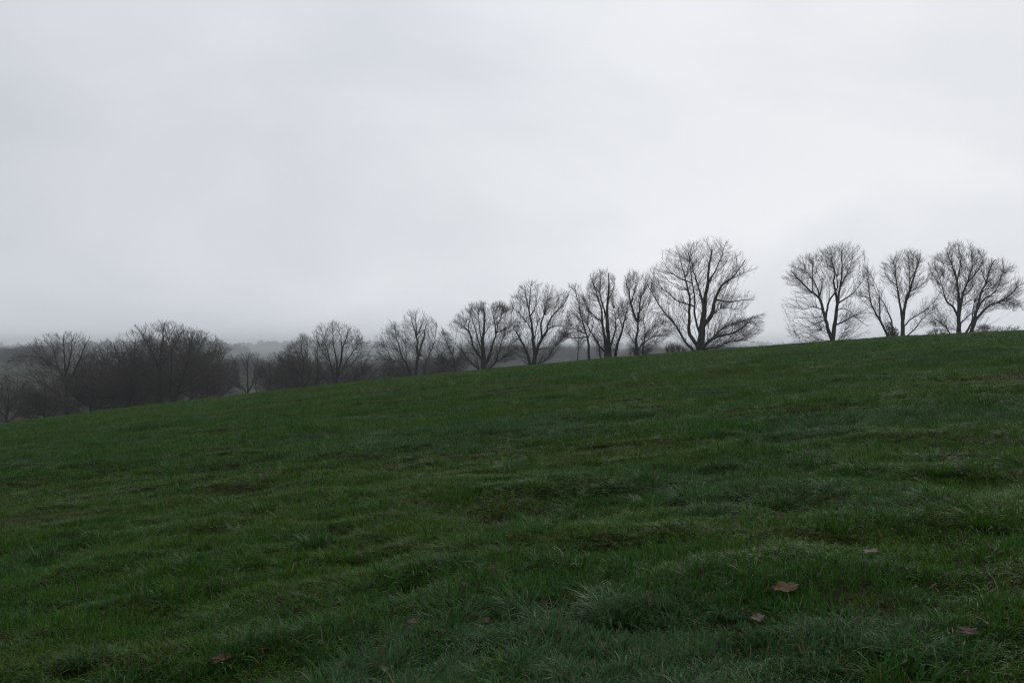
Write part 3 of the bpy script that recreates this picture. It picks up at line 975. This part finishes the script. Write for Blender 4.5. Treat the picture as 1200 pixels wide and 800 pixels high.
make_tree('bare_tree', 'two-stemmed bare tree standing alone on the misty slope, left of the low wide tree', 'tree', RG, (430, 355), 8.418, 215, [
    ([(485, 737), (490, 640), (495, 500), (490, 350), (450, 200), (430, 110)], 16), ([(432, 737), (400, 620), (340, 540), (300, 410), (270, 280), (250, 200)], 12),
    ([(495, 590), (530, 440), (570, 330), (590, 230), (620, 170)], 11), ([(490, 350), (490, 90)], 7), ([(505, 330), (560, 190), (575, 90)], 5),
    ([(560, 732), (590, 570), (650, 420), (680, 300), (690, 220)], 7), ([(388, 600), (380, 440), (370, 400)], 5), ([(355, 565), (250, 560), (190, 460), (120, 400)], 6),
    ([(385, 660), (300, 640), (210, 660)], 4), ([(310, 470), (200, 430), (100, 400)], 5), ([(585, 580), (540, 520), (500, 560)], 3), ([(275, 290), (330, 330), (380, 300)], 3)],
    [(80, 390), (150, 280), (205, 195), (270, 165), (340, 230), (370, 120), (430, 75), (500, 55), (580, 75), (650, 155), (705, 215), (700, 330), (700, 450),
     (620, 570), (560, 700), (510, 620), (440, 720), (170, 720), (30, 640), (30, 500)], 1051, n=2300)
make_tree('bare_tree', 'small bushy bare tree filling the space between the lone two-stemmed and low wide trees', 'tree', RG, (430, 355), 8.418, 235, [
    ([(880, 692), (860, 560), (800, 420), (750, 280)], 11), ([(868, 620), (930, 540), (980, 500)], 6), ([(862, 640), (760, 560), (700, 480)], 6), ([(850, 530), (860, 420), (830, 330)], 5)],
    [(680, 370), (740, 235), (820, 320), (850, 430), (930, 440), (1010, 500), (1000, 680), (700, 720), (640, 560)], 1052, n=1500, hollow=.8)
make_tree('bare_tree', 'round-headed bare tree with many upright limbs, right of the dense woodland edge', 'tree', RG, (310, 365), 7.615, 225, [
    ([(645, 668), (645, 560), (645, 440), (620, 300), (600, 100)], 15), ([(630, 655), (600, 500), (575, 380), (560, 270), (520, 130)], 9),
    ([(652, 610), (680, 450), (705, 330), (750, 220), (745, 110)], 11), ([(675, 620), (740, 430), (830, 300), (870, 270)], 7), ([(592, 655), (530, 580), (440, 500)], 6),
    ([(625, 530), (560, 430), (470, 300), (430, 180)], 6), ([(700, 490), (800, 460), (880, 300)], 5), ([(680, 645), (800, 600), (960, 500)], 4), ([(708, 340), (690, 200), (670, 120)], 5)],
    [(415, 175), (520, 95), (600, 75), (710, 90), (800, 135), (875, 215), (935, 290), (945, 400), (995, 470), (900, 600), (690, 650), (560, 645), (480, 560), (465, 300)], 1061, n=2500)
make_tree('bare_tree', 'dense twiggy bare tree overlapping the left side of the round-headed tree', 'tree', RG, (310, 365), 7.615, 235, [
    ([(350, 695), (345, 560), (350, 450), (330, 350), (340, 220)], 10), ([(352, 670), (400, 600), (390, 500), (400, 300)], 7), ([(346, 600), (280, 520), (230, 400), (200, 330)], 7),
    ([(440, 690), (480, 560), (465, 420), (465, 270)], 9), ([(350, 460), (300, 380), (270, 290)], 5), ([(342, 680), (290, 620), (200, 600)], 5)],
    [(110, 400), (190, 305), (260, 265), (330, 185), (410, 235), (450, 260), (490, 400), (510, 600), (440, 680), (200, 690), (100, 600)], 1062, n=2600, hollow=.8, mats=(M_bark2, M_twig2))
make_tree('bare_tree', 'slim grey vase-shaped bare tree seen through mist between the dark brown tree masses', 'tree', RG, (240, 395), 10, 290, [
    ([(500, 695), (505, 560), (500, 300), (520, 190)], 13), ([(480, 670), (430, 570), (400, 500), (370, 300)], 9), ([(515, 650), (570, 530), (610, 350), (640, 220)], 9),
    ([(605, 685), (590, 550), (620, 450)], 6), ([(440, 700), (440, 640), (380, 590), (330, 600)], 5)],
    [(330, 225), (520, 175), (660, 185), (700, 300), (700, 500), (620, 600), (400, 600), (250, 520), (240, 300)], 1071, n=1500, hollow=.7)
make_tree('bare_tree', 'biggest brown bare tree of the left woodland, its top standing above the skyline', 'tree', RG, (120, 370), 6.669, 225, [
    ([(440, 712), (450, 560), (455, 400), (470, 200), (485, 50)], 19), ([(452, 450), (420, 330), (390, 220), (330, 70)], 11), ([(545, 700), (540, 520), (570, 300), (540, 100)], 12),
    ([(620, 690), (640, 500), (720, 300), (740, 130)], 9), ([(455, 400), (520, 280), (580, 100)], 8), ([(450, 560), (360, 460), (300, 330)], 7), ([(550, 560), (650, 380), (680, 120)], 8),
    ([(630, 640), (720, 560), (850, 500)], 6), ([(700, 360), (800, 300), (860, 240)], 6), ([(445, 600), (330, 560), (220, 500)], 6), ([(400, 260), (350, 200), (270, 170)], 5)],
    [(295, 65), (340, 50), (390, 75), (480, 30), (560, 60), (620, 95), (680, 85), (720, 120), (780, 105), (830, 180), (885, 230), (940, 340), (985, 480), (990, 640), (800, 660), (400, 700),
     (180, 720), (130, 500), (150, 300), (230, 160)], 1081, n=4200, hollow=.75, mats=(M_bark2, M_twig2), tw_r=.013)
make_tree('bare_tree', 'domed brown bare tree standing out at the left end of the woodland', 'tree', RG, (0, 380), 6.669, 230, [
    ([(515, 720), (520, 600), (520, 480), (510, 350), (500, 80)], 20), ([(505, 640), (430, 540), (380, 430), (340, 330)], 8), ([(500, 500), (440, 330), (350, 130)], 11),
    ([(525, 480), (590, 330), (640, 200), (680, 90)], 11), ([(520, 400), (570, 230), (600, 80)], 8), ([(530, 610), (620, 480), (720, 380)], 7),
    ([(505, 650), (380, 640), (200, 620), (120, 690)], 6), ([(430, 540), (300, 460), (180, 420)], 6), ([(445, 340), (330, 260), (230, 240)], 6)],
    [(180, 225), (300, 145), (400, 85), (500, 60), (600, 55), (700, 85), (765, 200), (765, 400), (700, 600), (580, 700), (400, 720), (100, 730), (30, 520), (100, 340)],
    1091, n=3600, hollow=.75, mats=(M_bark2, M_twig2), tw_r=.012)

# --- scrub on the crest
SG = 'low leafless scrub on the crest'
def scrub(label, poly, d, seed, n, mats=None, group=SG):
    bx = sum(p[0] for p in poly) / len(poly)
    by = max(p[1] for p in poly)
    x0 = min(p[0] for p in poly); x1 = max(p[0] for p in poly)
    stems = []
    g = np.random.default_rng(seed)
    k = max(3, int((x1 - x0) / 6))
    top = min(p[1] for p in poly)
    for i in range(k):
        a = x0 + (x1 - x0) * (i + .5) / k
        b = bx + (a - bx) * .8
        stems.append(([(b, by), (b + (a - bx) * .15 + g.normal(0, .5), by - (by - top) * .3), (a + (a - bx) * .25, by - (by - top) * .7)], .45))
    stems.sort(key=lambda s: abs(s[0][0][0] - bx))
    return make_tree('scrub_bush', label, 'bush', group, (0, 0), 1.0, d, stems, poly, seed, n=n, hollow=.9, twigs=3, tw_r=.009,
                     tw_len=(.3, .7), limb_name='stem', up=.15, mats=mats, depth=1.6, r0=.012)
scrub('low leafless scrub sprawling right of the farthest right tree', [(1141, 389), (1146, 381), (1160, 379), (1172, 384), (1186, 381), (1196, 385), (1197, 388), (1170, 391), (1145, 392)], 165, 1201, 420)
scrub('small leafless bush between the narrow forked tree and the pair farthest right', [(1086, 393), (1091, 386), (1100, 383), (1107, 388), (1108, 394)], 166, 1202, 200)
scrub('rounded leafless bush at the left foot of the largest tree', [(778, 414), (781, 405), (788, 401), (797, 404), (804, 409), (806, 413)], 180, 1203, 330)
scrub('small leafless bush in the dip left of the forked tree with the second stem', [(735, 418), (738, 408), (744, 405), (750, 410), (752, 417)], 230, 1204, 180)

# --- brown woodland of separate trees behind, sharing four grown shapes
def generic(seed, hgt, wid, n, mats):
    g = np.random.default_rng(seed)
    limbs = []
    trunk = np.array([[0, 0, -1.0], [g.normal(0, .1), g.normal(0, .1), hgt * .25], [g.normal(0, .4), g.normal(0, .4), hgt * .55], [g.normal(0, .6), g.normal(0, .6), hgt * .93]])
    R = np.array([.42, .36, .22, .04]) * hgt / 18
    P, Rn = resample(trunk, R, .5)
    seg = np.concatenate([[0], np.cumsum(np.linalg.norm(np.diff(P, axis=0), axis=1))])
    limbs.append({'P': P, 'R': Rn, 'path': seg * .55})
    parts = [('trunk', P, Rn)]
    for k in range(9):
        z0 = hgt * (.13 + .4 * g.random()); i = int(np.argmin(np.abs(P[:, 2] - z0)))
        a = k * 2.4 + g.normal(0, .3)
        rr = wid * .5 * (.55 + .4 * g.random())
        q = np.array([P[i], P[i] + [rr * .4 * math.cos(a), rr * .4 * math.sin(a), hgt * .13], P[i] + [rr * .8 * math.cos(a), rr * .8 * math.sin(a), hgt * .32],
                      P[i] + [rr * math.cos(a), rr * math.sin(a), min(hgt * .5, hgt * .9 - P[i][2])]])
        Rq = np.array([.19, .14, .08, .02]) * hgt / 18
        Pq, Rq = resample(q, Rq, .5)
        sg = np.concatenate([[0], np.cumsum(np.linalg.norm(np.diff(Pq, axis=0), axis=1))])
        limbs.append({'P': Pq, 'R': Rq, 'path': limbs[0]['path'][i] + sg * .55})
        parts.append(('limb', Pq, Rq))
    p = g.normal(0, 1, (n * 4, 3)); p /= np.linalg.norm(p, axis=1, keepdims=True)
    p *= g.random((n * 4, 1)) ** .45
    lump = 1 + .3 * (vnoise(p[:, 0] * 2.5 + 9, p[:, 2] * 2.5 + p[:, 1] * 2, seed) - .5)
    p = p * lump[:, None] * [wid / 2, wid / 2, hgt * .46] + [0, 0, hgt * .54]
    cl = vnoise(p[:, 0] / 2.1 + p[:, 1] / 3, p[:, 2] / 2.1 - p[:, 1] / 2.7, seed + 3)
    p = p[(p[:, 2] > hgt * .1) & (g.random(len(p)) < sstep(.25, .6, cl) * .9 + .1)][:n]
    crown = tree_meshes(limbs, p, seed + 1, bf=.65, r0=.015, twigs=5, tw_r=.012, tw_len=(.5, 1.3), mats=mats)
    ms = []
    for nm, Pn, Rn in parts:
        V, q, t = tube(Pn, Rn, 6)
        ms.append((nm, mesh_np(nm, V, [q, t], [mats[0]], smooth=True)))
    ms.append(('crown', crown))
    return ms


GEN = [generic(2001 + 7 * k, h, w, 1700, (M_bark2, M_twig2)) for k, (h, w) in enumerate([(18, 17), (15, 16), (19, 14), (11, 13)])]
GREY = [(nm, me.copy()) for nm, me in GEN[2]]
for nm, me in GREY:
    me.materials[0] = M_bark if nm != 'crown' else M_twig


def place_generic(parts, px, top, d, label, group, rz, wscale=1.0, hn=18.0):
    x = (px - 600) / F * d
    zb = float(H(x, d))
    zt = (HZ - top) / F * d
    s = (zt - zb) / hn
    root = bpy.data.objects.new('bare_tree', None); C.objects.link(root)
    root.location = (x, d, zb); root.rotation_euler = (0, 0, rz); root.scale = (s * wscale, s * wscale, s)
    root.empty_display_size = .5
    tag(root, label, 'tree', group)
    for nm, me in parts:
        obj(nm, me, root)
    return root


WG = 'brown bare trees of the woodland at the left'
GH = [18, 15, 19, 11]
wood = [  # px, top row, distance, shape, width, label
    (8, 440, 215, 1, 1.1, 'low dusky bare tree at the left edge of the photo where grass meets wood'),
    (52, 448, 205, 3, 1.1, 'low twiggy thicket tree just in front of the domed tree on its left side'),
    (121, 406, 270, 1, 1.0, 'brown bare tree filling the dip right of the domed tree'),
    (137, 398, 245, 0, 1.0, 'brown bare tree between the domed tree and the biggest brown tree'),
    (106, 432, 225, 3, 1.2, 'low brown tree under the right side of the domed tree'),
    (160, 390, 240, 2, 1.1, 'narrow brown tree at the left shoulder of the biggest brown tree'),
    (150, 430, 222, 3, 1.3, 'low brown thicket tree before the left shoulder of the biggest brown tree'),
    (188, 388, 250, 0, 1.0, 'brown bare tree right behind the trunk of the biggest brown tree'),
    (226, 386, 246, 1, 1.0, 'brown bare tree behind the right half of the biggest brown tree'),
    (243, 402, 238, 0, .9, 'dark brown tree forming the right shoulder of the biggest brown tree'),
    (258, 424, 250, 1, .9, 'shorter brown tree at the right end of the biggest brown mass'),
    (318, 420, 262, 0, .9, 'brown tree left of the dense twiggy tree, merging with its crown'),
    (330, 412, 275, 1, 1.0, 'brown tree behind the left side of the dense twiggy tree'),
    (352, 410, 262, 2, 1.0, 'brown tree directly behind the dense twiggy tree'),
    (378, 424, 290, 3, 1.2, 'low brown tree behind the foot of the round-headed tree, left side'),
    (345, 432, 250, 3, 1.2, 'low thicket tree at the foot of the dense twiggy tree'),
    (418, 424, 300, 1, 1.0, 'low misty tree behind the right side of the round-headed tree'),
    (442, 428, 320, 3, 1.3, 'low misty tree between the round-headed and lone two-stemmed trees'),
    (470, 424, 300, 3, 1.4, 'low misty thicket tree behind the lone two-stemmed tree'),
    (500, 420, 310, 1, 1.2, 'hazy low tree behind the right stem of the lone two-stemmed tree'),
    (522, 414, 290, 3, 1.2, 'hazy brown tree behind the small bushy tree'),
    (206, 410, 300, 1, 1.3, 'dusky bare tree deep behind the biggest brown tree'),
]
for k, (px, top, d, sh, ws, lab) in enumerate(wood):
    place_generic(GEN[sh], px, top, d, lab, WG, k * 2.1, ws, GH[sh])

# ---------------------------------------------------------------- far woods (uncountable masses)
def crown_blob(seed):
    g = np.random.default_rng(seed)
    import bmesh
    bm = bmesh.new()
    bmesh.ops.create_icosphere(bm, subdivisions=3, radius=1)
    P = np.array([v.co[:] for v in bm.verts])
    s = np.zeros(len(P))
    for k in range(26):
        c = g.normal(0, 1, 3); c /= np.linalg.norm(c)
        s += .20 * np.exp(-((P - c) ** 2).sum(1) / .07)
    s += g.normal(0, .07, len(P))
    P = P * (0.85 + s)[:, None]
    P[:, 2] = np.where(P[:, 2] < 0, P[:, 2] * .6, P[:, 2]) + .55
    fa = np.array([[v.index for v in f.verts] for f in bm.faces])
    bm.free()
    return mesh_np('crown_shape', P, [fa], [M_far])


blob_col = proto_collection('far_crown', [crown_blob(3100 + k) for k in range(5)])
bare_col = proto_collection('wood_tree', [m[-1][1] for m in GEN] + [GREY[-1][1]])


def wood_strip(name, label, px0, px1, d0, d1, n, top, size, col, nvar, seed, hn=None):
    g = np.random.default_rng(seed)
    px = px0 + (px1 - px0) * g.random(n)
    d = d0 + (d1 - d0) * g.random(n)
    x = (px - 600) / F * d
    y = np.sqrt(np.maximum(d * d - 0, 1))
    z = H(x, y)
    s = size * (.6 + .7 * g.random(n) ** 2) * (.8 + .5 * vnoise(px / 16, d / 200, 7))
    P = np.stack([x, y, z], 1)
    rot = np.stack([0 * x, 0 * x, g.random(n) * 6.28], 1)
    if hn:
        zt = (HZ - (top + g.normal(0, 1.5, n))) / F * d
        sz = np.clip((zt - z) / hn, .3, 1.7)
        scl = np.stack([sz * 1.15, sz * 1.15, sz], 1)
    else:
        scl = np.stack([s, s, s * (1.0 + .3 * g.random(n))], 1)
    var = g.integers(0, nvar, n)
    o = scatter(name, P, rot, scl, var, np.zeros(n), col, M_far)
    tag(o, label, 'woodland', kind='stuff')


wood_strip('distant_woodland', 'pale blue hazy woodland along the farthest ridge', -400, 1300, 4600, 5600, 4200, 0, 10.5, blob_col, 5, 41)
wood_strip('distant_woodland', 'hazy grey woodland on the nearer ridge at the left', -400, 290, 2650, 3150, 1300, 0, 9.0, blob_col, 5, 42)
wood_strip('distant_woodland', 'dark bluish woodland behind the leftmost trees', -160, 60, 950, 1200, 160, 409, 6, bare_col, 5, 43, hn=16)
wood_strip('distant_woodland', 'dark strip of woodland seen between the trunks of the middle trees', 545, 900, 1000, 1250, 260, 408, 6, bare_col, 5, 44, hn=16)
wood_strip('distant_woodland', 'misty woodland across the valley floor behind the bare trees', 230, 560, 800, 1050, 130, 423, 6, bare_col, 5, 45, hn=16)

# ---------------------------------------------------------------- tussocks
TM = [blade_mesh('tussock_blades', M_tuss, 460, .12, .06, .21, .0045, 46, 500 + k, segs=5, droop=1.3, flop=.6, curl=.24) for k in range(4)]
TG = 'grass tussocks standing proud of the turf'
for k, (px, py, s, tn, lab) in enumerate(tuss):
    x, y, z = ground_at(px, py)
    o = obj('grass_tussock', TM[k % 4])
    if y > 11: s = 1.15 + (s - 1.15) * .3
    o.location = (x, y, z - .01 - .02 * (y > 9)); o.rotation_euler = (0, 0, k * 1.7); o.scale = (s, s, s * (.8 if y < 9 else .62))
    o['tint'] = tn
    tag(o, lab, 'grass tussock', TG)

# shaggy clumps too many and too blended to count
RC = [blade_mesh('clump', M_grass, 150, .09, .05, .17, .0048, 58, 600 + k, segs=5, droop=1.25, flop=.7, curl=.3) for k in range(5)]
_g = np.random.default_rng(99)
_y = 2.6 + 74 * _g.random(19000) ** 1.5
_x = (_g.random(19000) * 2 - 1) * (.62 * _y + 3.0)
_cl = fbm(_x / .8, _y / .6, 91, 3) + .12 * (lushness(_x, _y) - .5) + .10 * np.exp(-((_x - .8) / 1.4) ** 2 - ((_y - 5.5) / 1.6) ** 2)
_k = _g.random(19000) < sstep(.45, .64, _cl) * .9
for px, py, pr, pd in PITS:
    _k &= np.hypot(_x - px, _y - py) > pr * .8
_x, _y = _x[_k], _y[_k]
_n = len(_x)
_s = (.5 + .95 * _g.random(_n) ** 1.7) * (1 + _y / 55)
o = scatter('rough_grass', np.stack([_x, _y, H(_x, _y)], 1), np.stack([_g.normal(0, .25, _n), _g.normal(0, .25, _n), _g.random(_n) * 6.28], 1),
            np.stack([_s, _s, _s * (.6 + .5 * _g.random(_n))], 1), _g.integers(0, 5, _n), np.clip(tint_at(_x, _y, lushness(_x, _y)) + .12 + .1 * _g.random(_n), 0, 1),
            proto_collection('rough_clump', RC), M_grass)
tag(o, 'shaggy wet clumps of longer grass scattered through the short turf', 'grass', kind='stuff')

# ---------------------------------------------------------------- fallen leaves
def leaf_mesh(seed, col, lobes=5, curl=.25, rough=.55):
    g = np.random.default_rng(seed)
    n = 60
    a = np.linspace(-np.pi, np.pi, n, endpoint=False)
    r = .62 + .30 * np.abs(np.cos(a * lobes / 2)) ** .7 + .06 * np.sin(a * 17 + g.random() * 6) + g.normal(0, .015, n)
    r *= (1 - .35 * np.exp(-((np.abs(a) - np.pi) / .35) ** 2))
    rings = [0.0, .35, .7, 1.0]
    V = [[0, 0, 0]]
    for q in rings[1:]:
        for k in range(n):
            X, Y = r[k] * q * math.cos(a[k]), r[k] * q * math.sin(a[k]) * .62
            Z = curl * (Y * Y * .9 + .35 * X * X) + .07 * q * math.sin(a[k] * 3 + seed) + .05 * abs(math.sin(a[k] * 2.5)) * q
            V.append([X, Y, Z])
    V = np.array(V)
    k = np.arange(n); k2 = (k + 1) % n
    t = np.stack([0 * k, 1 + k, 1 + k2], 1)
    qs = [np.stack([1 + i * n + k, 1 + (i + 1) * n + k, 1 + (i + 1) * n + k2, 1 + i * n + k2], 1) for i in range(2)]
    # stalk
    sp = np.array([[-.55, 0, .02], [-.85, .03, .05], [-1.2, .1, .12]])
    Vs, q2, t2 = tube(sp, np.array([.025, .02, .018]), 5)
    o = len(V)
    V = np.vstack([V, Vs])
    me = mesh_np('fallen_leaf', V, [np.vstack(qs + [q2 + o]), np.vstack([t, t2 + o])], [leaf_mat(col)], smooth=True)
    return me


_lm = {}
def leaf_mat(col):
    if col in _lm: return _lm[col]
    m, n, l = new_mat('dead_leaf')
    out = N(n, 'ShaderNodeOutputMaterial')
    tcn = N(n, 'ShaderNodeTexCoord')
    a = N(n, 'ShaderNodeTexNoise'); a.inputs['Scale'].default_value = 4; a.inputs['Detail'].default_value = 6
    l.new(tcn.outputs['Object'], a.inputs['Vector'])
    r = ramp_node(n, [(.35, tuple(c * .5 for c in col)), (.62, col)])
    l.new(a.outputs['Fac'], r.inputs[0])
    p = N(n, 'ShaderNodeBsdfPrincipled'); p.inputs['Roughness'].default_value = .75; p.inputs['Specular IOR Level'].default_value = .2
    l.new(r.outputs[0], p.inputs['Base Color'])
    l.new(p.outputs[0], out.inputs['Surface'])
    _lm[col] = m
    return m


TAN, PINK, BRN, RED, PALE = (.125, .078, .042), (.090, .046, .030), (.045, .026, .015), (.062, .028, .014), (.18, .13, .10)
LG = 'dead leaves fallen on the grass'
leaves = [(920, 699, .085, TAN, .3, 'large tan curled leaf in the right foreground'),
          (863, 748, .05, PALE, .7, 'pale pinkish leaf standing in the grass below the large tan leaf'),
          (888, 734, .065, (.09, .07, .045), .2, 'dull brown leaf half hidden between the pale and the large tan leaf'),
          (259, 781, .060, PINK, .3, 'reddish brown leaf at the bottom left'),
          (196, 718, .045, PINK, .4, 'small pinkish leaf above the reddish brown leaf at the left'),
          (638, 713, .04, BRN, .6, 'dark folded leaf near the bottom centre'),
          (570, 735, .038, RED, .4, 'rust-red leaf left of the dark folded leaf'),
          (600, 723, .032, RED, .5, 'small rust-red leaf touching pale blades near bottom centre'),
          (484, 736, .045, (.11, .07, .045), .3, 'brown leaf sunk in grass left of the rust-red leaf'),
          (450, 794, .05, PINK, .4, 'pinkish leaf at the bottom edge left of centre'),
          (940, 571, .06, RED, .4, 'orange-brown leaf on the slope right of centre'),
          (912, 611, .05, RED, .5, 'small orange-brown leaf below the one on the slope'),
          (1029, 637, .035, PALE, .8, 'tiny whitish leaf above the grey-brown patch at the right'),
          (1020, 655, .065, (.16, .13, .10), .2, 'greyish leaf under the tiny whitish leaf at the right'),
          (1062, 673, .016, PALE, .6, 'tiny white leaf scrap right of the greyish leaf'),
          (974, 722, .02, PALE, .5, 'small white scrap right of the large tan leaf'),
          (1132, 751, .06, (.07, .045, .038), .3, 'dark brown leaf in the bare earth near the lower right corner'),
          (1150, 738, .05, (.09, .06, .05), .4, 'brown leaf right of the dark brown one by the bare earth'),
          (778, 744, .03, BRN, .5, 'small brown leaf right of the silvery tussock'),
          (760, 534, .05, BRN, .3, 'dark brown leaf up on the middle slope'),
          (745, 536, .04, RED, .4, 'rusty leaf just left of the dark one on the middle slope'),
          (673, 580, .05, PINK, .4, 'pinkish brown leaf in the centre of the field')]
lm_cache = {}
for k, (px, py, s, col, tilt, lab) in enumerate(leaves):
    x, y, z = ground_at(px, py)
    key = (col, k % 3)
    if key not in lm_cache: lm_cache[key] = leaf_mesh(700 + k, col, lobes=5 if k % 2 else 7)
    o = obj('fallen_leaf', lm_cache[key])
    o.location = (x, y, z + .034 + s * .18)
    o.rotation_euler = (tilt, -.15 + .1 * (k % 3), k * 2.3)
    o.scale = (s, s, s)
    tag(o, lab, 'leaf', LG)

# ---------------------------------------------------------------- haze
def haze():
    x0, x1, y0, y1, z0, z1 = -7300, 7300, -7300, 7300, -60, 36
    V = [(x, y, z) for z in (z0, z1) for x, y in ((x0, y0), (x1, y0), (x1, y1), (x0, y1))]
    q = np.array([(0, 3, 2, 1), (4, 5, 6, 7), (0, 1, 5, 4), (1, 2, 6, 5), (2, 3, 7, 6), (3, 0, 4, 7)])
    m, n, l = new_mat('damp_air')
    out = N(n, 'ShaderNodeOutputMaterial')
    v = N(n, 'ShaderNodeVolumePrincipled')
    v.inputs['Color'].default_value = (.93, .97, 1.0, 1)
    v.inputs['Density'].default_value = .00028
    v.inputs['Anisotropy'].default_value = .8
    l.new(v.outputs[0], out.inputs['Volume'])
    o = obj('haze', mesh_np('haze', V, [q], [m]))
    tag(o, kind='stuff')


haze()
